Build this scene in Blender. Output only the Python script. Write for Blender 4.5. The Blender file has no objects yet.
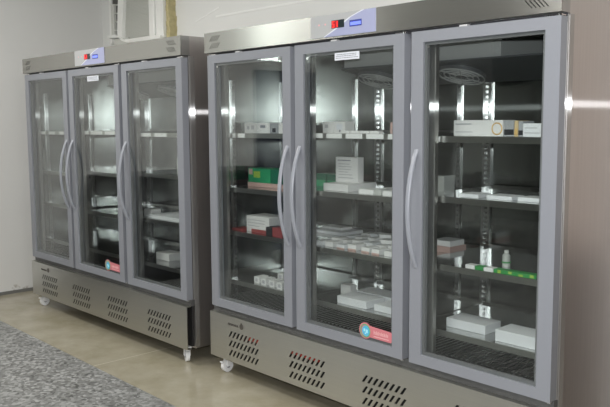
import bpy, bmesh, math, random
from mathutils import Vector, Matrix
random.seed(7)
sc = bpy.context.scene
COL = sc.collection
PI = math.pi

# ------------------------------------------------------------------ materials
def new_mat(name):
    m = bpy.data.materials.new(name); m.use_nodes = True
    nt = m.node_tree; nt.nodes.clear()
    out = nt.nodes.new('ShaderNodeOutputMaterial')
    return m, nt, out
def principled(name, col, rough=.5, metal=0., spec=.5, noise=0., nscale=20., bump=0., bscale=200., aniso=0., emit=None, estr=0., coat=0.):
    m, nt, out = new_mat(name)
    b = nt.nodes.new('ShaderNodeBsdfPrincipled')
    nt.links.new(b.outputs[0], out.inputs[0])
    b.inputs['Base Color'].default_value = (*col, 1)
    b.inputs['Roughness'].default_value = rough
    b.inputs['Metallic'].default_value = metal
    b.inputs['Specular IOR Level'].default_value = spec
    b.inputs['Coat Weight'].default_value = coat
    tc = nt.nodes.new('ShaderNodeTexCoord')
    if noise:
        n = nt.nodes.new('ShaderNodeTexNoise'); n.inputs['Scale'].default_value = nscale; n.inputs['Detail'].default_value = 4
        nt.links.new(tc.outputs['Object'], n.inputs['Vector'])
        mx = nt.nodes.new('ShaderNodeMix'); mx.data_type = 'RGBA'
        mx.inputs['A'].default_value = (*[max(0, c*(1-noise)) for c in col], 1)
        mx.inputs['B'].default_value = (*[min(1, c*(1+noise)) for c in col], 1)
        nt.links.new(n.outputs['Fac'], mx.inputs['Factor']); nt.links.new(mx.outputs['Result'], b.inputs['Base Color'])
    if bump:
        n2 = nt.nodes.new('ShaderNodeTexNoise'); n2.inputs['Scale'].default_value = bscale
        nt.links.new(tc.outputs['Object'], n2.inputs['Vector'])
        bp = nt.nodes.new('ShaderNodeBump'); bp.inputs['Strength'].default_value = bump; bp.inputs['Distance'].default_value = .002
        nt.links.new(n2.outputs['Fac'], bp.inputs['Height']); nt.links.new(bp.outputs[0], b.inputs['Normal'])
    if emit:
        b.inputs['Emission Color'].default_value = (*emit, 1); b.inputs['Emission Strength'].default_value = estr
    return m
def steel(name, col, rough, wide, mix, soft, vertical=True, streak=.10):
    """brushed stainless steel: the grain runs vertically (or along x) and spreads highlights across it;
    a share (mix) of plain softer reflection of roughness soft comes on top"""
    m, nt, out = new_mat(name)
    ms = nt.nodes.new('ShaderNodeMixShader'); nt.links.new(ms.outputs[0], out.inputs[0]); ms.inputs[0].default_value = mix
    tg = nt.nodes.new('ShaderNodeTangent'); tg.direction_type = 'RADIAL'; tg.axis = 'Z'
    tc = nt.nodes.new('ShaderNodeTexCoord'); mp = nt.nodes.new('ShaderNodeMapping')
    mp.inputs['Scale'].default_value = (260, 260, 2.5) if vertical else (2.5, 260, 260)
    n = nt.nodes.new('ShaderNodeTexNoise'); n.inputs['Scale'].default_value = 1; n.inputs['Detail'].default_value = 3
    nt.links.new(tc.outputs['Object'], mp.inputs[0]); nt.links.new(mp.outputs[0], n.inputs['Vector'])
    mx = nt.nodes.new('ShaderNodeMix'); mx.data_type = 'RGBA'
    mx.inputs['A'].default_value = (*[c*(1-streak) for c in col], 1); mx.inputs['B'].default_value = (*[min(1, c*(1+streak)) for c in col], 1)
    nt.links.new(n.outputs['Fac'], mx.inputs['Factor'])
    for k in (0, 1):
        g = nt.nodes.new('ShaderNodeBsdfAnisotropic'); nt.links.new(mx.outputs['Result'], g.inputs['Color'])
        if k == 0:
            g.inputs['Roughness'].default_value = rough; g.inputs['Anisotropy'].default_value = -wide
            g.inputs['Rotation'].default_value = 0 if vertical else .25
            nt.links.new(tg.outputs[0], g.inputs['Tangent'])
        else:
            g.inputs['Roughness'].default_value = soft; g.inputs['Anisotropy'].default_value = 0
        nt.links.new(g.outputs[0], ms.inputs[1+k])
    return m
def glass(name, tint):
    m, nt, out = new_mat(name)
    tr = nt.nodes.new('ShaderNodeBsdfTransparent'); tr.inputs[0].default_value = (*tint, 1)
    gl = nt.nodes.new('ShaderNodeBsdfGlossy'); gl.inputs['Roughness'].default_value = .015
    fr = nt.nodes.new('ShaderNodeFresnel'); fr.inputs['IOR'].default_value = 1.5
    # a ray leaving the pane meets the same air-glass boundary, so both faces use the front-face angle
    geo = nt.nodes.new('ShaderNodeNewGeometry')
    mxi = nt.nodes.new('ShaderNodeMapRange')
    mxi.inputs['To Min'].default_value = 1.5; mxi.inputs['To Max'].default_value = 1/1.5
    nt.links.new(geo.outputs['Backfacing'], mxi.inputs['Value']); nt.links.new(mxi.outputs[0], fr.inputs['IOR'])
    mx = nt.nodes.new('ShaderNodeMixShader')
    nt.links.new(fr.outputs[0], mx.inputs[0]); nt.links.new(tr.outputs[0], mx.inputs[1]); nt.links.new(gl.outputs[0], mx.inputs[2])
    nt.links.new(mx.outputs[0], out.inputs[0])
    return m

M = {}
M['steel'] = steel('brushed_steel', (.58, .57, .56), .24, .94, .75, .48)
M['steel_side'] = steel('brushed_steel_side', (.63, .60, .585), .14, .95, .90, .40)
M['steel_front'] = steel('brushed_steel_front', (.66, .655, .625), .36, .40, .4, .40, vertical=False, streak=.05)
M['header'] = steel('header_steel', (.45, .445, .42), .27, .58, .3, .35, vertical=False, streak=.05)
M['edge'] = steel('edge_trim_steel', (.66, .65, .64), .22, .93, .6, .5)
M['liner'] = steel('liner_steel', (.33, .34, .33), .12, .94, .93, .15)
M['pilaster'] = steel('pilaster_steel', (.72, .72, .72), .30, .92, .5, .22, streak=.03)
M['shelf'] = principled('shelf_steel', (.50, .505, .50), .12, 1.0, noise=.08, nscale=30)
M['shelf_lip'] = principled('shelf_lip', (.42, .42, .40), .3, 1.0)
M['bright_metal'] = principled('bright_metal', (.75, .75, .75), .18, 1.0)
M['wire'] = principled('wire_metal', (.50, .50, .49), .35, 1.0)
M['chrome'] = principled('chrome', (.8, .8, .8), .12, 1.0)
M['frame'] = principled('grey_door_plastic', (.265, .275, .305), .42, 0, noise=.03, nscale=60)
M['handle'] = principled('grey_handle_plastic', (.33, .345, .385), .28, 0)
M['gasket'] = principled('dark_gasket', (.05, .05, .055), .6)
M['glass'] = glass('door_glass', (.965, .975, .97))
M['guard'] = principled('fan_guard_grey', (.50, .50, .49), .35)
M['evap'] = principled('galvanised_grey', (.48, .48, .475), .4)
M['evap_dark'] = principled('drain_tray_grey', (.10, .105, .11), .3)
M['dark'] = principled('dark_inside', (.015, .015, .015), .7)
M['white_plastic'] = principled('white_plastic', (.78, .78, .76), .4)
M['bright_white'] = principled('bright_white', (.93, .94, .92), .35)
M['caster_white'] = principled('caster_nylon', (.90, .91, .92), .35)
M['rubber'] = principled('caster_hub', (.35, .36, .38), .4)
M['panel_white'] = principled('display_overlay', (.47, .475, .48), .3)
M['panel_blue'] = principled('display_overlay_blue', (.40, .42, .62), .3)
M['disp_dark'] = principled('display_window', (.02, .03, .035), .15)
M['disp_red'] = principled('display_red_digit', (.6, .02, .02), .3, emit=(1, .03, .02), estr=1.6)
M['disp_redbg'] = principled('display_red_field', (.25, .01, .02), .2, emit=(1, .01, .02), estr=.22)
M['disp_blue'] = principled('display_blue_lit', (.1, .15, .7), .2, emit=(.22, .28, 1.), estr=.9)
M['disp_blueedge'] = principled('display_blue_edge', (.06, .08, .35), .2)
M['tag'] = principled('white_tag', (.95, .95, .95), .35)
M['label'] = principled('label_paper', (.80, .82, .88), .5)
M['ink'] = principled('grey_ink', (.28, .29, .33), .6)
M['inklight'] = principled('pale_ink', (.5, .5, .53), .6)
M['logo'] = principled('logo_dark', (.09, .08, .07), .5)
M['red_sticker'] = principled('red_sticker', (.68, .22, .25), .4)
M['pink_ink'] = principled('pink_ink', (.85, .50, .50), .4)
M['blue_sticker'] = principled('blue_sticker', (.10, .50, .75), .4)
M['cyan_sticker'] = principled('cyan_sticker', (.45, .85, .95), .4)
M['green_sticker'] = principled('green_sticker', (.12, .45, .22), .4)
M['carton'] = principled('white_carton', (.86, .85, .85), .55, noise=.03, nscale=15)
M['carton_cool'] = principled('cool_white_carton', (.83, .84, .87), .5, noise=.03, nscale=15)
M['carton_grey'] = principled('grey_carton', (.40, .41, .43), .5)
M['carton_tan'] = principled('tan_carton', (.68, .52, .30), .5)
M['orange_ink'] = principled('orange_ink', (.72, .47, .18), .5)
M['green'] = principled('green_carton', (.03, .36, .16), .4, noise=.25, nscale=18)
M['green_bright'] = principled('bright_green_carton', (.035, .30, .07), .4)
M['lime'] = principled('lime_ink', (.40, .58, .10), .4)
M['dgreen'] = principled('dark_green_carton', (.01, .17, .09), .4, noise=.3, nscale=20)
M['pink'] = principled('pink_carton', (.62, .42, .38), .5)
M['red'] = principled('red_carton', (.36, .08, .08), .5)
M['redpaint'] = principled('red_paint', (.60, .06, .04), .45)
M['navy'] = principled('dark_navy', (.03, .04, .09), .5)
M['black'] = principled('black_card', (.03, .03, .035), .5)
M['frosted'] = principled('frosted_plastic', (.55, .56, .54), .25)
M['brown'] = principled('dark_brown_wood', (.10, .065, .05), .45, noise=.25, nscale=6)
M['wood'] = principled('tan_wood', (.50, .42, .37), .45, noise=.25, nscale=6)
M['ac_body'] = principled('ac_plastic', (.86, .87, .84), .4, noise=.02)
M['ac_grille'] = principled('ac_grille', (.60, .61, .57), .5)
M['ac_dark'] = principled('ac_vent_dark', (.10, .10, .09), .6)
M['foam'] = principled('yellow_foam', (.50, .44, .24), .9, noise=.35, nscale=30, bump=.5)
M['paint_warm'] = principled('warm_wall_paint', (.42, .33, .27), .7, noise=.05, nscale=3)
M['ceiling'] = principled('ceiling_paint', (.78, .78, .76), .8)
M['lamp_on'] = principled('lamp_diffuser', (.9, .9, .9), .4, emit=(1, 1, .96), estr=2)
M['darkwall'] = principled('unlit_room_tone', (.05, .05, .052), .8)  # near-black: the darkness of the far room is put into the colour

def wall_paint(name, col, stain):
    m, nt, out = new_mat(name)
    b = nt.nodes.new('ShaderNodeBsdfPrincipled'); nt.links.new(b.outputs[0], out.inputs[0])
    b.inputs['Roughness'].default_value = .55
    tc = nt.nodes.new('ShaderNodeTexCoord')
    n = nt.nodes.new('ShaderNodeTexNoise'); n.inputs['Scale'].default_value = 1.2; n.inputs['Detail'].default_value = 6
    nt.links.new(tc.outputs['Object'], n.inputs['Vector'])
    mx = nt.nodes.new('ShaderNodeMix'); mx.data_type = 'RGBA'
    mx.inputs['A'].default_value = (*[c*.95 for c in col], 1); mx.inputs['B'].default_value = (*[c*1.04 for c in col], 1)
    nt.links.new(n.outputs['Fac'], mx.inputs['Factor'])
    last = mx.outputs['Result']
    if stain:      # scuffs and flaked paint low down on the wall
        n2 = nt.nodes.new('ShaderNodeTexNoise'); n2.inputs['Scale'].default_value = 9; n2.inputs['Detail'].default_value = 8
        nt.links.new(tc.outputs['Object'], n2.inputs['Vector'])
        sep = nt.nodes.new('ShaderNodeSeparateXYZ'); nt.links.new(tc.outputs['Object'], sep.inputs[0])
        mr = nt.nodes.new('ShaderNodeMapRange'); mr.inputs['From Min'].default_value = .02; mr.inputs['From Max'].default_value = .22
        mr.inputs['To Min'].default_value = .16; mr.inputs['To Max'].default_value = -.1
        nt.links.new(sep.outputs['Z'], mr.inputs['Value'])
        ad = nt.nodes.new('ShaderNodeMath'); ad.operation = 'ADD'
        nt.links.new(n2.outputs['Fac'], ad.inputs[0]); nt.links.new(mr.outputs[0], ad.inputs[1])
        rp = nt.nodes.new('ShaderNodeMapRange'); rp.inputs['From Min'].default_value = .66; rp.inputs['From Max'].default_value = .74
        nt.links.new(ad.outputs[0], rp.inputs['Value'])
        m2 = nt.nodes.new('ShaderNodeMix'); m2.data_type = 'RGBA'
        m2.inputs['B'].default_value = (.30, .27, .23, 1)
        nt.links.new(rp.outputs[0], m2.inputs['Factor']); nt.links.new(last, m2.inputs['A']); last = m2.outputs['Result']
    nt.links.new(last, b.inputs['Base Color'])
    return m
M['wall'] = wall_paint('wall_paint', (.70, .70, .685), True)
M['wall_b'] = wall_paint('wall_paint_back', (.80, .81, .79), False)

def granite():
    m, nt, out = new_mat('grey_granite')
    b = nt.nodes.new('ShaderNodeBsdfPrincipled'); nt.links.new(b.outputs[0], out.inputs[0])
    b.inputs['Roughness'].default_value = .45
    tc = nt.nodes.new('ShaderNodeTexCoord')
    v = nt.nodes.new('ShaderNodeTexVoronoi'); v.inputs['Scale'].default_value = 52
    n = nt.nodes.new('ShaderNodeTexNoise'); n.inputs['Scale'].default_value = 34; n.inputs['Detail'].default_value = 5
    n3 = nt.nodes.new('ShaderNodeTexNoise'); n3.inputs['Scale'].default_value = 9; n3.inputs['Detail'].default_value = 4
    for k in (v, n, n3): nt.links.new(tc.outputs['Object'], k.inputs['Vector'])
    sp = nt.nodes.new('ShaderNodeSeparateColor'); nt.links.new(v.outputs['Color'], sp.inputs[0])
    a = nt.nodes.new('ShaderNodeMath'); a.operation = 'ADD'; nt.links.new(sp.outputs[0], a.inputs[0]); nt.links.new(n.outputs['Fac'], a.inputs[1])
    a2 = nt.nodes.new('ShaderNodeMath'); a2.operation = 'ADD'; nt.links.new(a.outputs[0], a2.inputs[0]); nt.links.new(n3.outputs['Fac'], a2.inputs[1])
    cr = nt.nodes.new('ShaderNodeValToRGB')
    mr = nt.nodes.new('ShaderNodeMapRange'); mr.inputs['From Min'].default_value = .5; mr.inputs['From Max'].default_value = 2.3
    nt.links.new(a2.outputs[0], mr.inputs['Value']); nt.links.new(mr.outputs[0], cr.inputs[0])
    e = cr.color_ramp.elements
    e[0].position = .22; e[0].color = (.09, .092, .088, 1); e[1].position = .85; e[1].color = (.36, .365, .36, 1)
    k = e.new(.40); k.color = (.17, .172, .166, 1); k = e.new(.6); k.color = (.235, .238, .23, 1)
    nt.links.new(cr.outputs[0], b.inputs['Base Color'])
    return m
M['granite'] = granite()
def tile():
    m, nt, out = new_mat('beige_tile')
    b = nt.nodes.new('ShaderNodeBsdfPrincipled'); nt.links.new(b.outputs[0], out.inputs[0])
    b.inputs['Roughness'].default_value = .13
    tc = nt.nodes.new('ShaderNodeTexCoord')
    n = nt.nodes.new('ShaderNodeTexNoise'); n.inputs['Scale'].default_value = 3.2; n.inputs['Detail'].default_value = 8; n.inputs['Roughness'].default_value = .65
    nt.links.new(tc.outputs['Object'], n.inputs['Vector'])
    cr = nt.nodes.new('ShaderNodeValToRGB'); nt.links.new(n.outputs['Fac'], cr.inputs[0])
    e = cr.color_ramp.elements
    e[0].position = .3; e[0].color = (.29, .26, .18, 1); e[1].position = .72; e[1].color = (.41, .38, .30, 1)
    # joints across the strip every 4 m
    sep = nt.nodes.new('ShaderNodeSeparateXYZ'); nt.links.new(tc.outputs['Object'], sep.inputs[0])
    ad = nt.nodes.new('ShaderNodeMath'); ad.operation = 'ADD'; ad.inputs[1].default_value = 24.58
    pp = nt.nodes.new('ShaderNodeMath'); pp.operation = 'PINGPONG'; pp.inputs[1].default_value = 2.0
    lt = nt.nodes.new('ShaderNodeMath'); lt.operation = 'LESS_THAN'; lt.inputs[1].default_value = .004
    nt.links.new(sep.outputs['X'], ad.inputs[0]); nt.links.new(ad.outputs[0], pp.inputs[0]); nt.links.new(pp.outputs[0], lt.inputs[0])
    m2 = nt.nodes.new('ShaderNodeMix'); m2.data_type = 'RGBA'; m2.inputs['B'].default_value = (.48, .45, .37, 1)
    nt.links.new(lt.outputs[0], m2.inputs['Factor']); nt.links.new(cr.outputs[0], m2.inputs['A'])
    nt.links.new(m2.outputs['Result'], b.inputs['Base Color'])
    return m
M['tile'] = tile()

# ------------------------------------------------------------------ mesh helpers
class MB:
    def __init__(self): self.bm = bmesh.new()
    def box(self, x0, y0, z0, x1, y1, z1, bev=0.):
        b = bmesh.new()
        r = bmesh.ops.create_cube(b, size=1)
        bmesh.ops.scale(b, vec=(x1-x0, y1-y0, z1-z0), verts=b.verts)
        bmesh.ops.translate(b, vec=((x0+x1)/2, (y0+y1)/2, (z0+z1)/2), verts=b.verts)
        if bev: bmesh.ops.bevel(b, geom=list(b.edges), offset=bev, segments=2, affect='EDGES', profile=.6)
        self.merge(b); return self
    def merge(self, b):
        t = bpy.data.meshes.new('t'); b.to_mesh(t); b.free(); self.bm.from_mesh(t); bpy.data.meshes.remove(t)
    def prism(self, pts, a0, a1, axis='y', bev=0.):
        """polygon given in the two other axes, extruded along axis"""
        b = bmesh.new()
        def P(u, v, a): return {'y': (u, a, v), 'z': (u, v, a), 'x': (a, u, v)}[axis]
        v0 = [b.verts.new(P(u, v, a0)) for u, v in pts]; v1 = [b.verts.new(P(u, v, a1)) for u, v in pts]
        b.faces.new(v0); b.faces.new(list(reversed(v1)))
        for i in range(len(pts)):
            j = (i+1) % len(pts); b.faces.new((v0[j], v0[i], v1[i], v1[j]))
        bmesh.ops.recalc_face_normals(b, faces=b.faces)
        if bev: bmesh.ops.bevel(b, geom=list(b.edges), offset=bev, segments=2, affect='EDGES')
        self.merge(b); return self
    def cyl(self, c, r, h, axis='z', n=24, r2=None):
        b = bmesh.new()
        bmesh.ops.create_cone(b, cap_ends=True, segments=n, radius1=r, radius2=r if r2 is None else r2, depth=h)
        if axis == 'x': bmesh.ops.rotate(b, cent=(0, 0, 0), matrix=Matrix.Rotation(PI/2, 3, 'Y'), verts=b.verts)
        if axis == 'y': bmesh.ops.rotate(b, cent=(0, 0, 0), matrix=Matrix.Rotation(PI/2, 3, 'X'), verts=b.verts)
        bmesh.ops.translate(b, vec=c, verts=b.verts); self.merge(b); return self
    def ball(self, c, r):
        b = bmesh.new(); bmesh.ops.create_uvsphere(b, u_segments=16, v_segments=10, radius=r)
        bmesh.ops.translate(b, vec=c, verts=b.verts); self.merge(b); return self
    def ring(self, c, R, r, axis='z', n=32, k=8):
        b = bmesh.new(); vs = []
        for i in range(n):
            a = 2*PI*i/n; row = []
            for j in range(k):
                t = 2*PI*j/k; rr = R+r*math.cos(t); p = (rr*math.cos(a), rr*math.sin(a), r*math.sin(t))
                if axis == 'x': p = (p[2], p[0], p[1])
                if axis == 'y': p = (p[0], p[2], p[1])
                row.append(b.verts.new(Vector(p)+Vector(c)))
            vs.append(row)
        for i in range(n):
            for j in range(k):
                b.faces.new((vs[i][j], vs[(i+1) % n][j], vs[(i+1) % n][(j+1) % k], vs[i][(j+1) % k]))
        bmesh.ops.recalc_face_normals(b, faces=b.faces)
        self.merge(b); return self
    def sweep(self, path, ra, rb, n=12):
        """ellipse section (ra along world x, rb across) swept along a path in a y-z plane"""
        b = bmesh.new(); rows = []
        for i, p in enumerate(path):
            p = Vector(p); q0 = Vector(path[max(0, i-1)]); q1 = Vector(path[min(len(path)-1, i+1)])
            t = (q1-q0).normalized(); s = Vector((1, 0, 0)); nn = t.cross(s).normalized(); s = nn.cross(t)
            rows.append([b.verts.new(p+s*ra*math.cos(2*PI*k/n)+nn*rb*math.sin(2*PI*k/n)) for k in range(n)])
        for i in range(len(rows)-1):
            for k in range(n):
                b.faces.new((rows[i][k], rows[i][(k+1) % n], rows[i+1][(k+1) % n], rows[i+1][k]))
        b.faces.new(rows[0]); b.faces.new(rows[-1])
        bmesh.ops.recalc_face_normals(b, faces=b.faces)
        self.merge(b); return self
    def build(self, name, mat, parent=None, smooth=False):
        me = bpy.data.meshes.new(name); self.bm.to_mesh(me); self.bm.free()
        me.materials.append(mat)
        if smooth:
            for p in me.polygons: p.use_smooth = True
            me.set_sharp_from_angle(angle=math.radians(40))
        o = bpy.data.objects.new(name, me); COL.objects.link(o)
        if parent: o.parent = parent
        return o
def tag(o, label=None, cat=None, group=None, kind=None):
    if label: o['label'] = label
    if cat: o['category'] = cat
    if group: o['group'] = group
    if kind: o['kind'] = kind
    return o
def empty(name, loc=(0, 0, 0), rz=0.):
    e = bpy.data.objects.new(name, None); COL.objects.link(e); e.location = loc; e.rotation_euler = (0, 0, rz); e.empty_display_size = .1
    return e
def holed_panel(name, outer, holes, y0, y1, mat, parent):
    """sheet in the x-z plane with true cut-outs"""
    cu = bpy.data.curves.new('c', 'CURVE'); cu.dimensions = '2D'; cu.fill_mode = 'BOTH'; cu.extrude = abs(y1-y0)/2
    for poly in [outer]+holes:
        s = cu.splines.new('POLY'); s.points.add(len(poly)-1); s.use_cyclic_u = True
        for p, (x, z) in zip(s.points, poly): p.co = (x, z, 0, 1)
    t = bpy.data.objects.new('t', cu); COL.objects.link(t)
    dg = bpy.context.evaluated_depsgraph_get(); dg.update()
    me = bpy.data.meshes.new_from_object(t.evaluated_get(dg)); me.name = name
    bpy.data.objects.remove(t); bpy.data.curves.remove(cu)
    me.transform(Matrix.Rotation(PI/2, 4, 'X')); me.transform(Matrix.Translation((0, (y0+y1)/2, 0)))
    me.materials.clear(); me.materials.append(mat)
    b = bmesh.new(); b.from_mesh(me); bmesh.ops.recalc_face_normals(b, faces=b.faces); b.to_mesh(me); b.free()
    o = bpy.data.objects.new(name, me); COL.objects.link(o); o.parent = parent
    return o
def rect(x0, z0, x1, z1): return [(x0, z0), (x1, z0), (x1, z1), (x0, z1)]
def copy_tree(o, parent=None):
    c = o.copy(); COL.objects.link(c); c.parent = parent
    for ch in list(o.children): copy_tree(ch, c)
    return c

# ------------------------------------------------------------------ the room
XL, YB = -2.98, .93
CEIL = 3.25
XR, YF = 6.2, -7.5
def struct(o): o['kind'] = 'structure'; return o
struct(MB().box(XL-.1, -.5, -.1, XR, YB+.1, 0).build('floor', M['tile']))
struct(MB().box(XL-.1, YF, -.1, XR, -.5, .0015).build('floor_granite', M['granite']))
struct(MB().box(XL-.1, YF, CEIL, XR, YB+.1, CEIL+.1).build('ceiling', M['ceiling']))
# left wall, open at a high window and a dark doorway towards the front
w = MB()
w.box(XL-.15, -2.75, 0, XL, YB+.1, CEIL)
w.box(XL-.15, -3.75, 2.12, XL, -2.75, 2.18); w.box(XL-.15, -3.75, 2.72, XL, -2.75, CEIL)
w.box(XL-.15, YF, 0, XL, -3.75, CEIL)
struct(w.build('wall_left', M['wall']))
struct(MB().box(XL-.15, YB, 0, XR, YB+.15, CEIL).build('wall_back', M['wall_b']))
struct(MB().box(XR, YF, 0, XR+.1, YB+.1, CEIL).build('wall_right', M['paint_warm']))
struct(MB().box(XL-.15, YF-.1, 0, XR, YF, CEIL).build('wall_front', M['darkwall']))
struct(MB().box(XL, -2.75, 0, XL+.012, YB, .028).build('baseboard_left', principled('grey_skirting', (.16, .16, .15), .5)))
wf = MB()
for a in ((-3.75, 2.18, -3.70, 2.72), (-2.80, 2.18, -2.75, 2.72), (-3.70, 2.18, -2.80, 2.23), (-3.70, 2.67, -2.80, 2.72), (-3.27, 2.23, -3.23, 2.67)):
    wf.box(XL-.11, a[0], a[1], XL-.05, a[2], a[3])
wo = struct(wf.build('window_1', M['white_plastic']))
struct(MB().box(XL-.084, -3.72, 2.2, XL-.078, -2.78, 2.7).build('glass_pane', M['glass'], wo))
d1 = struct(MB().box(XL-.10, -3.75, 0, XL-.05, -2.75, 2.12).build('door_1', M['navy']))
MB().cyl((XL-.03, -2.85, 1.05), .012, .06, 'x').box(XL-.02, -2.97, 1.04, XL, -2.84, 1.06, .004).build('door_handle', M['chrome'], d1)
# brown door in the back wall to the right of the refrigerators
d2 = struct(MB().box(2.62, YB-.035, 0, 3.62, YB-.005, 2.1).box(2.52, YB-.05, 0, 2.62, YB-.001, 2.18).box(3.62, YB-.05, 0, 3.72, YB-.001, 2.18).box(2.62, YB-.05, 2.1, 3.62, YB-.001, 2.18).build('door_2', M['wood']))
MB().cyl((3.5, YB-.06, 1.05), .022, .05, 'y').build('door_knob', M['bright_metal'], d2)
# dark counter under the left wall, seen mirrored in the glass
ct = empty('laboratory_counter', (XL+.31, -1.72, 0))
tag(ct, 'black counter cabinet standing along the left wall, in front of the refrigerators', 'counter')
MB().box(-.29, -.80, .08, .27, .80, 1.0).build('carcass', M['black'], ct)
MB().box(-.30, -.82, 1.0, .30, .82, 1.04, .005).build('worktop', M['black'], ct)
MB().box(-.28, -.78, 0, .22, .78, .08).build('plinth', M['dark'], ct)
lc = empty('wooden_cabinet', (3.12, .70, 0))
tag(lc, 'low dark brown wooden cabinet by the back wall, right of the nearer refrigerator', 'cabinet')
MB().box(-.45, -.20, .06, .45, .16, .90, .004).build('carcass', M['brown'], lc)
for x0, x1 in ((-.44, -.005), (.005, .44)):
    dd = MB().box(x0, -.222, .08, x1, -.2, .88, .003).build('door', M['brown'], lc)
    MB().cyl((-.04 if x0 < -.1 else .04, -.235, .5), .012, .026, 'y', 16).build('knob', M['chrome'], dd, True)
MB().box(-.43, -.18, 0, .43, .14, .06).build('plinth', M['dark'], lc)
# two thin flat white strips on the back wall
struct(MB().box(-1.15, YB-.004, 2.343, 6.0, YB, 2.356).build('trim_1', M['bright_white']))
cb = MB()
cb.prism([(-1.43, 2.340), (-1.418, 2.336), (-1.10, 2.412), (-1.112, 2.420)], YB-.003, YB, 'y')
tag(cb.build('wall_strip', M['bright_white']), 'thin white strip slanting up the back wall beside the air conditioner', 'cable')

# ------------------------------------------------------------------ air conditioner in the back wall
ac = empty('air_conditioner', (0, 0, 0))
tag(ac, 'cream window air conditioner set in the wall above the left refrigerator', 'air conditioner')
YA = .86
MB().box(-2.66, YA+.01, 2.26, -1.755, YB, 2.76).build('housing', M['ac_body'], ac)
f = MB()
f.box(-2.68, YA-.02, 2.30, -2.645, YA+.01, 2.76, .004)
f.prism([(-2.50, 2.29), (-2.41, 2.275), (-2.405, 2.40), (-2.375, 2.60), (-2.33, 2.76), (-2.44, 2.76), (-2.47, 2.60), (-2.495, 2.40)], YA-.045, YA+.01, 'y', .004)
f.box(-1.955, YA-.045, 2.255, -1.875, YA+.01, 2.76, .008)
f.box(-1.87, YA-.03, 2.235, -1.755, YA+.01, 2.76, .006)
f.box(-2.66, YA-.03, 2.72, -1.76, YA+.01, 2.76, .006)
f.build('bezel', M['ac_body'], ac)
t = MB()
t.prism([(-2.66, 2.30), (-2.66, 2.322), (-2.52, 2.322), (-2.42, 2.29), (-2.36, 2.262), (-1.88, 2.258), (-1.76, 2.25), (-1.76, 2.225), (-1.94, 2.222), (-2.32, 2.232), (-2.40, 2.255), (-2.46, 2.288)], YA-.06, YA+.01, 'y', .003)
t.build('front_sill', M['ac_body'], ac)
MB().box(-2.60, YA-.03, 2.20, -2.33, YA+.01, 2.285, .004).build('bracket', M['ac_grille'], ac)
MB().cyl((-2.60, YA-.04, 2.265), .026, .04, 'y').build('knob', M['white_plastic'], ac)
g = MB(); g.box(-2.41, YA-.008, 2.26, -1.955, YA+.01, 2.73)
for i in range(33):
    z = 2.265+i*.0136
    g.box(-2.41, YA-.016, z, -1.955, YA-.006, z+.006)
g.build('grille', M['ac_grille'], ac)
MB().box(-2.645, YA+.0, 2.32, -2.49, YA+.01, 2.72).build('vent_recess', M['ac_dark'], ac)
for i in range(5):
    MB().box(-2.64, YA-.02, 2.36+i*.075, -2.495, YA, 2.368+i*.075).build('louvre', M['ac_grille'], ac)
MB().box(-2.635, YA-.025, 2.33, -2.58, YA-.001, 2.60).build('louvre_flap', M['ac_grille'], ac)
fo = MB()
for i in range(14):
    z = 2.20+i*.042; k = random.uniform(-.005, .005); nar = .012 if z > 2.40 else 0
    fo.box(-1.752, YA+.0-abs(k), z, -1.700-nar+k, YB, z+.042)
fo.build('foam_seal', M['foam'], ac)['label'] = 'ragged yellow foam seal'

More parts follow.
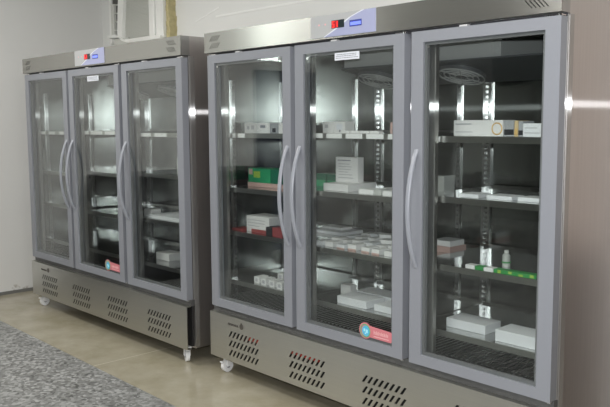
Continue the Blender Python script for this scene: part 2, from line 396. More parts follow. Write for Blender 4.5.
# ------------------------------------------------------------------ refrigerator
W, D, H = 2.282, .73, 2.05
DOORS = ((.022, .757, 'R'), (.792, 1.526, 'L'), (1.566, 2.280, 'L'))
ZD0, ZD1 = .419, 1.920
def slots(x0, x1, z0, z1, n, slant, wd):
    out = []; p = (x1-x0-abs(slant)-wd)/(n-1)
    for i in range(n):
        x = x0+i*p+(0 if slant > 0 else -slant)
        out.append([(x, z0), (x+wd, z0), (x+slant+wd, z1), (x+slant, z1)])
    return out
def make_fridge():
    root = empty('display_refrigerator')
    tag(root, 'x', 'refrigerator', 'three-door display refrigerators')
    s = MB()
    s.box(0, .06, .102, .042, D, H); s.box(W-.042, .06, .102, W, D, H)
    s.box(.042, D-.03, .102, W-.042, D, H)
    s.box(.042, .06, 1.93, W-.042, D-.03, H); s.box(.042, .06, .36, W-.042, D-.03, .415)
    s.box(.042, .06, .102, W-.042, D-.03, .112)
    s.build('cabinet_shell', M['steel_side'], root)
    l = MB()
    l.box(.042, .075, .415, .046, D-.034, 1.93); l.box(W-.046, .075, .415, W-.042, D-.034, 1.93)
    l.box(.042, D-.036, .415, W-.042, D-.03, 1.93)
    l.box(.046, .075, 1.924, W-.046, D-.036, 1.93); l.box(.046, .075, .415, W-.046, D-.036, .425)
    l.build('inner_liner', M['liner'], root)
    for x0, x1 in ((.682, .870), (1.430, 1.662)):
        MB().box(x0, .052, .415, x1, .078, 1.93, .004).build('mullion', M['steel'], root)
    for x0, x1 in ((.002, .122), (W-.058, W-.002)):
        MB().box(x0, .052, .415, x1, .0735, 1.93, .003).build('front_post', M['steel'], root)
    for x0, x1 in ((-.0025, .0), (W, W+.0025)): MB().box(x0, .058, .112, x1, .092, 1.93, .001).build('edge_trim', M['edge'], root)
    # header with slanted vents at both ends
    hol = []
    for z0, z1 in ((1.957, 1.988), (1.998, 2.029)):
        hol += slots(.05, .155, z0, z1, 5, .03, .0055)
        hol += slots(2.127, 2.232, z0, z1, 5, -.03, .0055)
    hp = holed_panel('header_panel', rect(0, 1.934, W, H), hol, -.004, 0, M['header'], root)
    MB().box(0, 0, 2.046, W, .06, H).box(0, 0, 1.934, W, .06, 1.938).box(0, 0, 1.938, .004, .06, 2.046).box(W-.004, 0, 1.938, W, .06, 2.046).build('header_casing', M['steel'], root)
    for x0, x1 in ((.03, .2), (2.09, 2.25)): MB().box(x0, .03, 1.94, x1, .05, 2.04).build('vent_shadow_plate', M['dark'], root)
    # base panel
    hol = []
    for x0 in (.185, .728, 1.272, 1.812):
        for z0 in (.138, .196, .252):
            hol += slots(x0, x0+.285, z0, z0+.038, 8, .026, .0155)
    holed_panel('base_panel', rect(0, .102, W-.004, .379), hol, -.002, .002, M['steel_front'], root)
    MB().box(0, .002, .375, W-.004, .03, .379).box(0, .002, .102, W-.004, .03, .106).build('base_panel_return', M['steel_front'], root)
    MB().box(.02, .048, .112, W-.02, .058, .372).build('base_back_plate', M['dark'], root)
    MB().box(.0, .03, .379, W, .058, .419).build('sill_strip', principled('sill_strip_grey', (.09, .09, .088), .4), root)
    MB().box(.004, .046, 1.900, W-.004, .0515, 1.934).build('head_gap_shade', M['gasket'], root)  # dark strip put in as the shade of the gap above the doors
    # small maker's wordmark, too fine to read: dark raised letters and a crest
    lg = MB(); x = .185
    for i in range(10):
        wd = (.008, .006, .009, .005, .008)[i % 5]; z = .325
        lg.box(x, -.005, z, x+.0025, -.002, z+.012); lg.box(x, -.005, z+(.0 if i % 2 else .0095), x+wd, -.002, z+(.0025 if i % 2 else .012))
        x += wd+.003
    lg.cyl((.312, -.0035, .335), .016, .003, 'y', 20); lg.box(.306, -.005, .34, .318, -.002, .356)
    lg.build('wordmark', M['logo'], root)
    # control panel
    cp = MB().box(.922, -.0065, 1.942, 1.36, -.004, 2.049).build('control_panel', M['panel_white'], root)
    MB().prism([(1.02, 1.942), (1.36, 1.942), (1.36, 2.049), (1.285, 2.049), (1.20, 2.022), (1.10, 1.975)], -.0075, -.0065, 'y').build('blue_swoosh', M['panel_blue'], cp)
    MB().prism([(1.012, 1.942), (1.022, 1.942), (1.105, 1.975), (1.205, 2.024), (1.29, 2.049), (1.272, 2.049), (1.19, 2.024), (1.092, 1.977)], -.0085, -.0075, 'y').build('white_stripe', M['label'], cp)
    MB().box(1.072, -.009, 1.98, 1.158, -.0075, 2.018).build('display_window', M['disp_dark'], cp)
    MB().box(1.074, -.0095, 1.982, 1.118, -.009, 2.016).build('red_field', M['disp_redbg'], cp)
    dg = MB(); q = -.0105
    for x in (1.078, 1.1):
        segs = [(x, 2.010, x+.014, 2.0135), (x, 1.997, x+.014, 2.0005), (x, 1.984, x+.014, 1.9875)]
        segs += [(x, 1.999, x+.0035, 2.012), (x+.0105, 1.986, x+.014, 1.999)] if x < 1.09 else [(x+.0105, 1.999, x+.014, 2.012), (x+.0105, 1.986, x+.014, 1.999)]
        if x > 1.09: segs = segs[3:]
        for s_ in segs: dg.box(s_[0], q, s_[1], s_[2], -.0095, s_[3])
    dg.build('digits', M['disp_red'], cp)
    MB().box(1.194, -.009, 1.978, 1.272, -.0075, 2.008).build('blue_display_frame', M['disp_blueedge'], cp)
    MB().box(1.200, -.0095, 1.984, 1.268, -.009, 1.999).build('blue_display', M['disp_blue'], cp)
    for k in range(4): MB().box(.955+k*.022, -.0075, 2.0, .967+k*.022, -.0065, 2.008).build('button', M['pink_ink'] if k % 2 else M['inklight'], cp)
    # doors
    for n, (x0, x1, side) in enumerate(DOORS):
        dr = holed_panel('door', rect(x0, ZD0, x1, ZD1), [rect(x0+.066, ZD0+.048, x1-.064, ZD1-.048)], .0, .046, M['frame'], root)
        bv = dr.modifiers.new('b', 'BEVEL'); bv.width = .004; bv.segments = 2; bv.limit_method = 'ANGLE'
        gx0, gx1, gz0, gz1 = x0+.066, x1-.064, ZD0+.048, ZD1-.048
        MB().box(gx0-.004, .006, gz0-.004, gx1+.004, .010, gz1+.004).box(gx0-.004, .030, gz0-.004, gx1+.004, .034, gz1+.004).build('glass_pane', M['glass'], dr)
        gk = MB()
        gk.box(gx0, .012, gz0, gx0+.014, .028, gz1); gk.box(gx1-.014, .012, gz0, gx1, .028, gz1)
        gk.box(gx0+.014, .012, gz0, gx1-.014, .028, gz0+.014); gk.box(gx0+.014, .012, gz1-.014, gx1-.014, .028, gz1)
        gk.build('glass_spacer', principled('spacer_grey_%d' % n, (.16, .165, .17), .5), dr)
        sl = MB()
        for (a0, b0, a1, b1) in ((x0+.01, ZD0+.01, x0+.05, ZD1-.01), (x1-.05, ZD0+.01, x1-.01, ZD1-.01), (x0+.05, ZD0+.01, x1-.05, ZD0+.04), (x0+.05, ZD1-.04, x1-.05, ZD1-.01)):
            sl.box(a0, .046, b0, a1, .0515, b1)
        sl.build('gasket', M['gasket'], dr)
        hx = x1-.030 if side == 'R' else x0+.033
        path = []
        for i in range(25):
            t_ = i/24; z = 1.40-.53*t_
            path.append((hx, .004-.062*math.sin(PI*t_)**.75, z))
        MB().sweep(path, .0125, .009, 14).build('handle', M['handle'], dr, True)
        hg = x0 if side == 'R' else x1
        for zz, up in ((ZD1, 1), (ZD0, -1)):
            h = MB(); dx = .014 if side == 'R' else -.014
            h.cyl((hg+dx, .02, zz+up*.0045), .009, .009, 'z', 12)
            h.box(min(hg+dx-.01, hg+dx+.05*(1 if side == 'R' else -1)), .012, zz+(.002 if up > 0 else -.006), max(hg+dx+.01, hg+dx+.05*(1 if side == 'R' else -1)), .05, zz+(.006 if up > 0 else -.002))
            h.build('hinge', M['chrome'], root, True)
        MB().box((x0+x1)/2-.11, .008, ZD1+.001, (x0+x1)/2-.07, .03, ZD1+.009, .002).build('door_catch', M['white_plastic'], root)
        MB().cyl((gx0+.025, .005, gz1-.022), .006, .002, 'y', 12).build('screw_cap', M['bright_metal'], dr)
        if n == 1:
            lb = MB().box(1.081, .0045, 1.826, 1.245, .006, 1.862).build('label_sticker', M['label'], dr)
            tl = MB()
            for k, (z, a0, a1) in enumerate(((1.853, 1.095, 1.23), (1.845, 1.092, 1.225), (1.836, 1.09, 1.238))):
                x = a0
                while x < a1:
                    q_ = random.uniform(.006, .02); tl.box(x, .0035, z-.0016, min(a1, x+q_), .0045, z+.0016); x += q_+.004
            tl.build('printed_lines', M['ink'], dr)
            st = MB().cyl((1.290, .004, .512), .040, .003, 'y', 32).prism([(1.30, .484), (1.452, .482), (1.458, .488), (1.458, .528), (1.452, .534), (1.30, .541)], .0035, .0055, 'y').build('round_sticker', M['red_sticker'], dr)
            MB().ring((1.290, .003, .511), .031, .003, 'y').build('sticker_ring', M['green_sticker'], dr)
            MB().cyl((1.295, .0022, .511), .026, .002, 'y', 28).build('sticker_disc', M['blue_sticker'], dr)
            c = MB()
            c.box(1.281, .0005, .508, 1.291, .0015, .522); c.box(1.295, .0005, .502, 1.308, .0015, .519); c.box(1.289, .0005, .496, 1.297, .0015, .502)
            c.build('sticker_symbol', M['cyan_sticker'], dr)
            c = MB(); x = 1.345
            for wd in (.012, .010, .014, .012, .010, .013):
                c.box(x, .0028, .504, x+.004, .0035, .522); c.box(x, .0028, .512, x+wd, .0035, .515); c.box(x+wd-.004, .0028, .504, x+wd, .0035, .518); x += wd+.004
            c.box(1.345, .0028, .492, 1.44, .0035, .496)
            c.build('sticker_lettering', M['pink_ink'], dr)
    # evaporator with fans under the cabinet roof
    e = MB()
    e.prism([(.30, 1.815), (.66, 1.735), (.66, 1.923), (.30, 1.923)], .86, 1.83, 'x')
    e.build('evaporator', M['evap'], root)
    MB().prism([(.285, 1.806), (.665, 1.722), (.665, 1.730), (.285, 1.814)], .85, 2.12, 'x').build('drain_tray', M['evap_dark'], root)
    for cx in (.98, 1.52):
        fg = MB()
        for r in (.112, .085, .058, .03): fg.ring((0, 0, 0), r, .0035, 'z', 32, 6)
        for k in range(6):
            an = k*PI/3; ca, sa = math.cos(an), math.sin(an)
            fg.prism([(.112*ca-.004*sa, .112*sa+.004*ca), (.112*ca+.004*sa, .112*sa-.004*ca), (.004*sa, -.004*ca), (-.004*sa, .004*ca)], -.002, .002, 'z')
        go = fg.build('fan_guard', M['guard'], root, True)
        go.location = (cx, .44, 1.742); go.rotation_euler = (-.30, 0, 0)
        MB().cyl((0, 0, .013), .116, .018, 'z', 40).cyl((0, 0, .004), .026, .012, 'z', 24).build('fan', M['evap_dark'], go, True)
    # slotted pilasters that carry the shelves
    def pil(x, y, wd, along, name='pilaster'):
        p = MB()
        def bx(a0, z0, a1, z1, t0=0., t1=.012):
            if along == 'x': p.box(x+a0, y-t1, z0, x+a1, y-t0, z1)
            else: p.box(x+t0*along, y+a0, z0, x+t1*along, y+a1, z1) if along > 0 else p.box(x-t1, y+a0, z0, x-t0, y+a1, z1)
        h = wd/2
        bx(-h, .45, -h*.5, 1.78); bx(h*.5, .45, h, 1.78)
        z = .46
        while z < 1.77:
            bx(-h*.5, z, h*.5, z+.012); z += .026
        p.build(name, M['pilaster'], root)
    pil(.762, D-.037, .05, 'x'); pil(1.510, D-.037, .05, 'x')
    pil(.566, D-.037, .022, 'x'); pil(1.335, D-.037, .022, 'x')
    for yy in (.16, .56):
        pil(.047, yy, .024, 1); pil(W-.047, yy, .024, -1)
    # casters
    for cx, tr in ((.088, 0), (W-.095, 1.15)):
        for cy in (.055, D-.1):
            c = empty('caster', (cx, cy, 0), tr); c.parent = root
            MB().cyl((0, 0, .038), .038, .024, 'x', 28).build('wheel', M['caster_white'], c, True)
            MB().cyl((0, 0, .038), .013, .034, 'x', 16).build('hub', M['rubber'], c, True)
            k = MB()
            k.box(-.020, -.012, .036, -.016, .022, .092); k.box(.016, -.012, .036, .020, .022, .092)
            k.box(-.026, -.022, .088, .026, .034, .096); k.cyl((0, .01, .099), .01, .008, 'z', 12)
            k.build('fork', M['caster_white'], c)
            MB().box(-.012, -.046, .064, .012, -.014, .070, .002).build('brake_pedal', M['caster_white'], c)
    return root
R = make_fridge()
R['label'] = 'stainless steel three-door glass display refrigerator, the nearer one on the right'
L = copy_tree(R)
L['label'] = 'stainless steel three-door glass display refrigerator under the air conditioner, farther away'
LOFF = Vector((-2.439, -.0857, 0)); LROT = .0099
L.location = LOFF; L.rotation_euler = (0, 0, LROT)
# a red bar shows through two of the vent groups of the nearer one
for a_ in ((.33, .255, .46, .286), (.70, .262, .935, .288)): MB().box(a_[0], .022, a_[1], a_[2], .036, a_[3], .004).build('red_bar', M['redpaint'], R)

# ------------------------------------------------------------------ shelves
def fr(side, x, y, z):
    if side == 'R': return Vector((x, y, z))
    c, s = math.cos(LROT), math.sin(LROT)
    return Vector((c*x-s*y, s*x+c*y, z))+LOFF
BAY = {'L': (.062, .757), 'M': (.775, 1.500), 'R': (1.520, 2.222)}
SZ = dict(L1=1.462, L2=1.14, L3=.875, L4=.575, L5=.47, M1=1.468, M2=1.165, M3=.865, M4=.575, M5=.47, R1=1.46, R2=1.19, R3=.88, R4=.575, R5=.47)
ORD = {'1': 'top', '2': 'second', '3': 'third', '4': 'fourth'}
DN = {'L': 'left', 'M': 'middle', 'R': 'right'}
FN = {'R': 'nearer refrigerator', 'L': 'farther refrigerator'}
def shelf(side, bay, lev):
    x0, x1 = BAY[bay]; z = SZ[bay+lev]; w_ = x1-x0
    nm = 'wire_rack' if lev == '5' else 'shelf'
    root = empty(nm, fr(side, x0, .09, z), LROT if side == 'L' else 0)
    dp = .575
    if lev == '5':
        tag(root, 'wire floor rack at the bottom behind the %s door of the %s' % (DN[bay], FN[side]), 'rack', 'wire floor racks in the refrigerators')
        g = MB(); n = 26
        for i in range(n+1):
            x = i*w_/n; g.box(x-.0015+(.0015 if i == 0 else 0), 0, -.005, x+.0015, dp, -.002)
        g.build('wires', M['wire'], root)
        g = MB()
        for y in (.004, .19, .38, dp-.004): g.box(0, y-.003, -.011, w_, y+.003, -.0055)
        for x in (.03, w_-.03):
            for y in (.02, dp-.02): g.cyl((x, y, -.028), .006, .034, 'z', 8)
        g.build('rack_frame', M['bright_metal'], root)
    else:
        tag(root, '%s steel shelf behind the %s door of the %s' % (ORD[lev], DN[bay], FN[side]), 'shelf', 'steel shelves in the refrigerators')
        g = MB().box(0, .002, -.004, w_, dp, 0).box(0, dp-.003, 0, w_, dp, .012)
        g.build('shelf_plate', M['shelf'], root)
        MB().box(0, 0, -.026, w_, .002, .0015).box(0, .002, -.026, w_, .014, -.024).build('front_lip', M['shelf_lip'], root)
        for x in (0, w_-.003): MB().box(x, .01, -.018, x+.003, dp-.01, -.004).build('side_rail', M['bright_metal'], root)
        for y in (.06, dp-.05):
            for x in (.0, w_-.012): MB().ball((x+.006, y+.01, -.012), .009).build('shelf_clip', M['bright_metal'], root, True)
    return root
sh = {}
for side in 'RL':
    for bay in 'LMR':
        for lev in '12345': sh[side+bay+lev] = shelf(side, bay, lev)
def price_tag(key, a0, a1):
    MB().box(a0, -.0025, -.024, a1, 0, .0).build('price_tag', M['tag'], sh[key])
for a0, a1 in ((.03, .05), (.075, .10), (.13, .19)): price_tag('RL1', a0, a1)
for a0, a1 in ((.02, .09), (.10, .14)): price_tag('RR1', a0, a1)
for k in range(5): price_tag('RM1', .02+k*.14, .13+k*.14)
for a0, a1 in ((.02, .10), (.17, .28), (.36, .43), (.46, .69)): price_tag('LL1', a0, a1)
for a0, a1 in ((.06, .13), (.17, .34), (.38, .52), (.56, .60)): price_tag('LM1', a0, a1)
for a0, a1 in ((.05, .09), (.13, .25), (.30, .44)): price_tag('LR1', a0, a1)

# ------------------------------------------------------------------ goods on the shelves
def carton(side, x0, y0, z0, w_, d_, h_, mat, name, label, cat='box', group=None, rz=0., bev=.0015, marks=()):
    o = MB().box(-w_/2, 0, 0, w_/2, d_, h_, bev).build(name, M[mat])
    o.location = fr(side, x0+w_/2, y0, z0+.0005); o.rotation_euler = (0, 0, rz+(LROT if side == 'L' else 0))
    tag(o, label, cat, group)
    for (pn, kind, a0, b0, a1, b1, m_) in marks:     # printed marks on the front face, in fractions of it
        q = MB()
        X0, X1, Z0, Z1 = -w_/2+a0*w_, -w_/2+a1*w_, b0*h_, b1*h_
        if kind == 'box': q.box(X0, -.0008, Z0, X1, .0004, Z1)
        elif kind == 'lines':
            n = max(1, int((Z1-Z0)/.014)); 
            for i in range(n):
                z = Z1-(i+.5)*(Z1-Z0)/n; q.box(X0, -.0008, z-.002, X0+(X1-X0)*random.uniform(.6, 1), .0004, z+.002)
        elif kind == 'ring': q.ring(((X0+X1)/2, 0, (Z0+Z1)/2), (Z1-Z0)/2, .003, 'y', 24, 6)
        q.build(pn, M[m_], o)
    return o
S = lambda k: SZ[k]
# nearer refrigerator, right door
carton('R', 1.654, .20, S('R1'), .258, .10, .071, 'carton', 'carton', 'long white carton with an orange ring printed on it, top shelf behind the right door',
       marks=(('printed_lines', 'lines', .04, .12, .42, .40, 'inklight'), ('title_print', 'lines', .04, .62, .42, .9, 'ink'), ('orange_ring', 'ring', .80, .12, .97, .82, 'orange_ink')))
carton('R', 1.916, .205, S('R1'), .046, .09, .068, 'carton_grey', 'carton', 'narrow grey carton beside the carton with an orange ring', marks=(('dark_band', 'box', 0, .1, 1, .45, 'black'),))
carton('R', 1.965, .205, S('R1'), .018, .09, .068, 'carton_tan', 'carton', 'very thin tan carton standing between grey and white cartons, top right shelf', marks=(('orange_print', 'box', .1, .1, .9, .5, 'orange_ink'),))
carton('R', 1.985, .205, S('R1'), .022, .09, .066, 'carton_grey', 'carton', 'thin grey carton right of the thin tan one', marks=(('dark_band', 'box', 0, .1, 1, .4, 'black'),))
carton('R', 2.010, .20, S('R1'), .132, .10, .056, 'carton_cool', 'carton', 'shorter white carton at the right end of the top shelf', marks=(('printed_lines', 'lines', .06, .1, .7, .85, 'inklight'),))
for k, (x, w_) in enumerate(((1.74, .10), (1.875, .125), (2.02, .13))):
    carton('R', x, .13+.012*k, S('R2'), w_, .10, .017, 'carton_cool', 'flat_carton', 'flat pale carton lying on second shelf behind the right door', group='flat cartons on the second right shelf')
x = 1.80
for k, (w_, mt, lab) in enumerate(((.05, 'carton', 'flat white carton at the left end of the green row'), (.045, 'green_bright', 'short flat green carton between two flat white ones'),
                                   (.05, 'carton', 'flat white carton between green ones on the third shelf'), (.205, 'green_bright', 'long flat green carton with lime patches, third shelf behind the right door'))):
    mk = ()
    if k == 3: mk = (('lime_patch', 'box', .10, .1, .18, .9, 'lime'), ('lime_patch', 'box', .36, .3, .44, .9, 'lime'), ('lime_patch', 'box', .60, .1, .70, .6, 'lime'), ('lime_patch', 'box', .86, .2, .95, .9, 'lime'))
    carton('R', x, .10, S('R3'), w_-.003, .04, .017, mt, 'flat_carton', lab, marks=mk); x += w_
b = empty('small_bottle', fr('R', 1.90, .27, S('R3')))
tag(b, 'small white plastic bottle with green label on the third shelf behind the green row', 'bottle')
MB().cyl((0, 0, .025), .018, .05, 'z', 20).cyl((0, 0, .055), .018, .01, 'z', 20, .008).build('body', M['frosted'], b, True)
MB().cyl((0, 0, .066), .01, .012, 'z', 16).build('cap', M['white_plastic'], b, True)
MB().ring((0, 0, .018), .0175, .004, 'z').build('label_band', M['green_bright'], b, True)
carton('R', 1.654, .165, S('R4'), .212, .125, .042, 'carton_cool', 'carton', 'plain white carton on the lowest shelf, left one of two behind the right door')
carton('R', 1.944, .125, S('R4'), .235, .125, .052, 'carton_cool', 'carton', 'plain white carton on the lowest shelf, right one of two behind the right door')
# nearer refrigerator, middle door
carton('R', .835, .16, S('M1'), .082, .07, .060, 'carton', 'carton', 'small white carton with grey square print, top left behind middle door', marks=(('grey_print', 'box', .2, .45, .5, .75, 'inklight'),))
carton('R', .921, .16, S('M1'), .080, .07, .060, 'carton', 'carton', 'small white carton with pale window print, right of its twin on top shelf', marks=(('pale_print', 'box', .2, .3, .75, .8, 'label'), ('dark_print', 'box', .45, .1, .6, .3, 'ink')))
carton('R', 1.29, .18, S('M1'), .10, .07, .055, 'pink', 'carton', 'dull beige carton on the top shelf at the right of the middle door')
for k in range(4):
    carton('R', 1.01+k*.066, .12, S('M1'), .06, .03, .014, 'carton', 'flat_carton', 'thin white packet in a row along the top shelf, middle door', group='thin packets on the top middle shelf')
carton('R', .851, .148, S('M2'), .18, .22, .038, 'carton', 'carton', 'flat white carton under the upright white carton')
carton('R', .842, .25, S('M2')+.0385, .165, .045, .135, 'carton', 'carton', 'upright white carton with black heading, on a flat carton behind the middle door',
       marks=(('heading', 'box', .1, .85, .68, .89, 'ink'), ('printed_lines', 'lines', .14, .25, .75, .78, 'inklight'), ('printed_line', 'box', .12, .17, .8, .19, 'ink')))
for k, (x, y, w_, h_) in enumerate(((1.125, .13, .10, .024), (1.23, .13, .045, .026), (1.285, .13, .06, .024), (1.15, .29, .12, .02))):
    carton('R', x, y, S('M2'), w_, .10, h_, 'carton' if k != 1 else 'frosted', 'flat_carton', ('flat white carton right of the upright carton, front of second shelf', 'small pale carton between two flat white ones, second middle shelf', 'flat white carton at the right edge of the second middle shelf', 'flat white carton behind the front ones on the second middle shelf')[k])
carton('R', 1.19, .40, S('M2'), .075, .08, .066, 'carton', 'carton', 'small upright white carton at the right, second shelf behind middle door')
for k, x in enumerate((.575, .665)):
    carton('R', x, .36, S('L2'), .075, .09, .09, 'dgreen', 'carton', ('dark green carton left of its twin, seen through middle door', 'dark green carton next to the upright white carton')[k], marks=(('green_stripe', 'box', 0, .2, 1, .6, 'green'),))
VG = 'small cartons in rows on the third middle shelf'
VL = 'small white carton lying in the rows on the third shelf, middle door'
xs = [.803, .877, .965, 1.047, 1.135, 1.216, 1.292]
for r_ in range(4):
    for c_, x in enumerate(xs):
        if r_ and random.random() < .12: continue
        w_ = random.uniform(.050, .060)
        carton('R', x+random.uniform(-.004, .004)-.0*r_, .135+r_*.118+random.uniform(-.004, .004), S('M3'), w_, .080, random.choice((.022, .026, .030)), 'carton' if random.random() < .75 else 'carton_cool', 'small_carton', VL, group=VG,
               rz=random.uniform(-.04, .04), marks=((('red_strip', 'box', 0, 0, 1, .28, 'pink'),) if c_ in (2, 3, 4, 5) else ()))
for x, y, rz in ((1.15, .28, .3), (1.25, .40, -.4), (1.02, .42, .5), (1.30, .22, .2)):
    carton('R', x, y, S('M3')+.0295, .065, .07, .02, 'carton', 'small_carton', 'small white carton lying loose on top of the rows, third middle shelf', group='loose cartons on top of the rows', rz=rz)
carton('R', .49, .40, S('L3'), .25, .18, .018, 'carton_cool', 'flat_carton', 'wide flat white carton behind the small cartons, seen through the middle door')
carton('R', .51, .47, S('L3')+.0185, .16, .09, .014, 'carton', 'flat_carton', 'flat white carton lying on the wide flat one')
carton('R', .976, .125, S('M4'), .208, .14, .040, 'carton_cool', 'carton', 'plain white carton at the left front of the lowest middle shelf')
carton('R', 1.225, .14, S('M4'), .18, .14, .034, 'carton_cool', 'carton', 'plain white carton at the right front of the lowest middle shelf')
carton('R', .96, .285, S('M4'), .29, .13, .038, 'carton_cool', 'carton', 'long white carton behind the two front cartons, lowest middle shelf')
carton('R', .84, .29, S('M4'), .075, .05, .055, 'carton', 'carton', 'small upright white carton at the left of the long carton, lowest shelf')
carton('R', 1.36, .42, S('M3'), .12, .14, .030, 'pink', 'carton', 'reddish carton at the bottom of the pair seen left through the right door')
carton('R', 1.365, .43, S('M3')+.0305, .11, .12, .028, 'carton', 'carton', 'white carton on top of the reddish carton')
bn = carton('R', 1.335, .46, S('M2'), .075, .09, .085, 'frosted', 'plastic_box', 'frosted plastic box on the second shelf, left behind the right door', cat='plastic box')
# nearer refrigerator, left door
carton('R', .113, .20, S('L1'), .112, .08, .063, 'carton', 'carton', 'white carton with pale marks at left on the top left shelf', marks=(('pale_print', 'box', .2, .35, .42, .7, 'inklight'), ('pale_print', 'box', .58, .35, .8, .75, 'inklight')))
carton('R', .229, .20, S('L1'), .115, .08, .063, 'carton', 'carton', 'white carton with grey mark, middle of the top left shelf', marks=(('grey_print', 'box', .3, .5, .7, .75, 'ink'),))
carton('R', .350, .20, S('L1'), .075, .08, .060, 'carton_grey', 'carton', 'grey carton with dark square right of the marked white cartons', marks=(('dark_square', 'box', .3, .1, .7, .5, 'black'),))
carton('R', .428, .20, S('L1'), .05, .08, .061, 'carton', 'carton', 'narrow white carton at the right end of the top left shelf')
carton('R', .13, .205, S('L2'), .33, .13, .025, 'pink', 'flat_carton', 'flat pink carton under the green cartons')
carton('R', .125, .215, S('L2')+.0255, .205, .10, .085, 'green', 'carton', 'bright green carton on the flat pink carton', marks=(('lime_print', 'box', .25, .35, .55, .8, 'lime'), ('pale_patch', 'box', .03, .55, .2, .95, 'pink')))
carton('R', .333, .215, S('L2')+.0255, .10, .10, .083, 'dgreen', 'carton', 'dark green carton beside the bright green one on the pink carton')
carton('R', .183, .15, S('L3'), .208, .14, .096, 'carton', 'carton', 'white carton with red lower band on the third shelf, left door', marks=(('red_band', 'box', .22, 0, 1, .2, 'red'), ('printed_lines', 'lines', .06, .3, .9, .85, 'inklight')))
carton('R', .405, .115, S('L3'), .055, .09, .05, 'black', 'carton', 'black carton right of the white carton with a red band')
carton('R', .463, .115, S('L3'), .085, .09, .052, 'red', 'carton', 'dark red carton at the right end of the third left shelf')
carton('R', .28, .32, S('L3'), .20, .10, .105, 'carton_cool', 'carton', 'white carton standing behind the one with a red band')
carton('R', .075, .12, S('L3'), .09, .09, .012, 'red', 'flat_carton', 'flat red packet at the left end of the third shelf')
VG2 = 'small cartons on the lowest left shelf'
for k, (x, y) in enumerate(((.274, .128), (.346, .122), (.421, .121), (.499, .112))):
    carton('R', x, y, S('L4'), .046, .075, .038, 'carton', 'small_carton', 'small white carton with dark square end, in the front row of the lowest left shelf', group=VG2+', front', marks=(('square_print', 'box', .25, .25, .75, .75, 'inklight'),))
for k, (x, y) in enumerate(((.36, .24), (.44, .235))):
    carton('R', x, y, S('L4'), .046, .075, .055, 'carton', 'small_carton', 'small taller white carton behind the front row of the lowest left shelf', group=VG2+', behind', marks=(('square_print', 'box', .25, .35, .75, .8, 'inklight'),))
# farther refrigerator
carton('L', 1.66, .12, S('R3'), .48, .40, .022, 'carton_cool', 'flat_carton', 'large flat white slab for the shine on the third shelf behind the right door, farther refrigerator')  # white slab stands in for the reflection on the shelf top
carton('L', 1.62, .20, S('R4'), .16, .12, .05, 'carton', 'carton', 'white carton on the lowest shelf behind the right door of the farther refrigerator')
carton('L', 1.56, .15, S('R3'), .09, .08, .05, 'carton', 'carton', 'small white carton left of the large white slab, farther refrigerator')
b = empty('clear_bottle', fr('L', 1.93, .22, S('R2')))
tag(b, 'tall pale bottle on the second shelf behind the right door, farther refrigerator', 'bottle')
MB().cyl((0, 0, .05), .03, .10, 'z', 20).cyl((0, 0, .115), .03, .03, 'z', 20, .014).build('body', M['frosted'], b, True)
MB().cyl((0, 0, .14), .015, .02, 'z', 16).build('cap', M['white_plastic'], b, True)

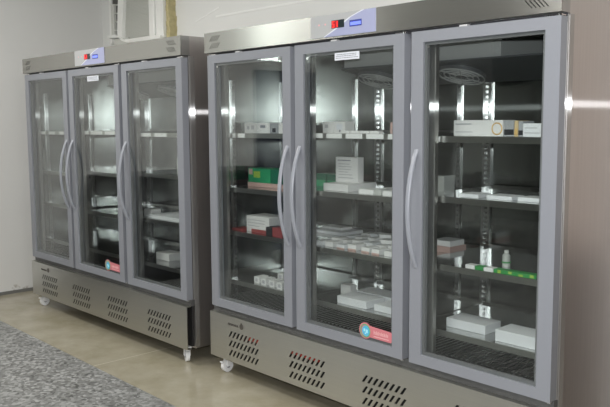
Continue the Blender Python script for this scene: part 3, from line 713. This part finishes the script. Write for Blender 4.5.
# ------------------------------------------------------------------ light
def area(name, loc, sx, sy, power, col=(1, 1, 1), rot=(0, 0, 0)):
    l = bpy.data.lights.new(name, 'AREA'); l.shape = 'RECTANGLE'; l.size = sx; l.size_y = sy; l.energy = power; l.color = col
    o = bpy.data.objects.new(name, l); COL.objects.link(o); o.location = loc; o.rotation_euler = rot; return o
LAMPS = ((-1.3, -1.7), (2.7, -1.5), (.9, -3.2))  # the third lamp is added to light the left wall more evenly
for i, (x, y) in enumerate(LAMPS):
    fx = empty('ceiling_lamp', (x, y, CEIL))
    tag(fx, ('fluorescent ceiling lamp in front of the farther refrigerator', 'fluorescent ceiling lamp in front of the nearer refrigerator', 'unseen ceiling lamp added over the granite floor to even the light')[i], 'lamp', 'ceiling lamps')
    MB().box(-.62, -.34, -.06, .62, .34, 0, .004).build('lamp_body', M['white_plastic'], fx)
    MB().box(-.58, -.31, -.068, .58, .31, -.06).build('diffuser', M['lamp_on'], fx)
    area('ceiling_lamp_light', (x, y, CEIL-.075), 1.15, .6, (50, 33, 46)[i], (1, .98, .93))
w_ = area('window_daylight', (XL-.2, -3.25, 2.45), .95, .5, 22, (.93, 1, .95), (0, -PI/2, 0))
CAM = Vector((3.73607, -2.65696, 1.53216))
fl = bpy.data.lights.new('camera_flash', 'AREA'); fl.shape = 'RECTANGLE'; fl.size = .08; fl.size_y = .05; fl.energy = 62; fl.color = (.95, .97, 1.)
fo_ = bpy.data.objects.new('camera_flash', fl); COL.objects.link(fo_)
wd = bpy.data.worlds.new('world'); sc.world = wd; wd.use_nodes = True
bg = wd.node_tree.nodes['Background']; bg.inputs[0].default_value = (.85, .95, .9, 1); bg.inputs[1].default_value = 1.3

# ------------------------------------------------------------------ camera
yaw, pitch, roll, F = .82416, -.10877, -.00643, 754.4194
fwd = Vector((-math.sin(yaw)*math.cos(pitch), math.cos(yaw)*math.cos(pitch), math.sin(pitch)))
rt = Vector((math.cos(yaw), math.sin(yaw), 0)); up = rt.cross(fwd)
r2 = rt*math.cos(roll)+up*math.sin(roll); u2 = -rt*math.sin(roll)+up*math.cos(roll)
cd = bpy.data.cameras.new('camera'); cam = bpy.data.objects.new('camera', cd); COL.objects.link(cam)
m = Matrix((r2, u2, -fwd)).transposed().to_4x4(); m.translation = CAM
cam.matrix_world = m
cd.sensor_fit = 'HORIZONTAL'; cd.sensor_width = 36; cd.lens = F/610*36; cd.clip_start = .05
sc.camera = cam
mf = m.copy(); mf.translation = CAM+Vector((0, 0, .12)); fo_.matrix_world = mf

vs = sc.view_settings
vs.view_transform = 'Standard'; vs.look = 'None'; vs.gamma = 1; vs.use_curve_mapping = False; vs.exposure = 0.1
sc.display_settings.display_device = 'sRGB'
cy = sc.cycles
cy.max_bounces = 14; cy.diffuse_bounces = 5; cy.glossy_bounces = 8; cy.transmission_bounces = 4; cy.transparent_max_bounces = 40
cy.sample_clamp_indirect = 6; cy.blur_glossy = .3
cy.use_denoising = True
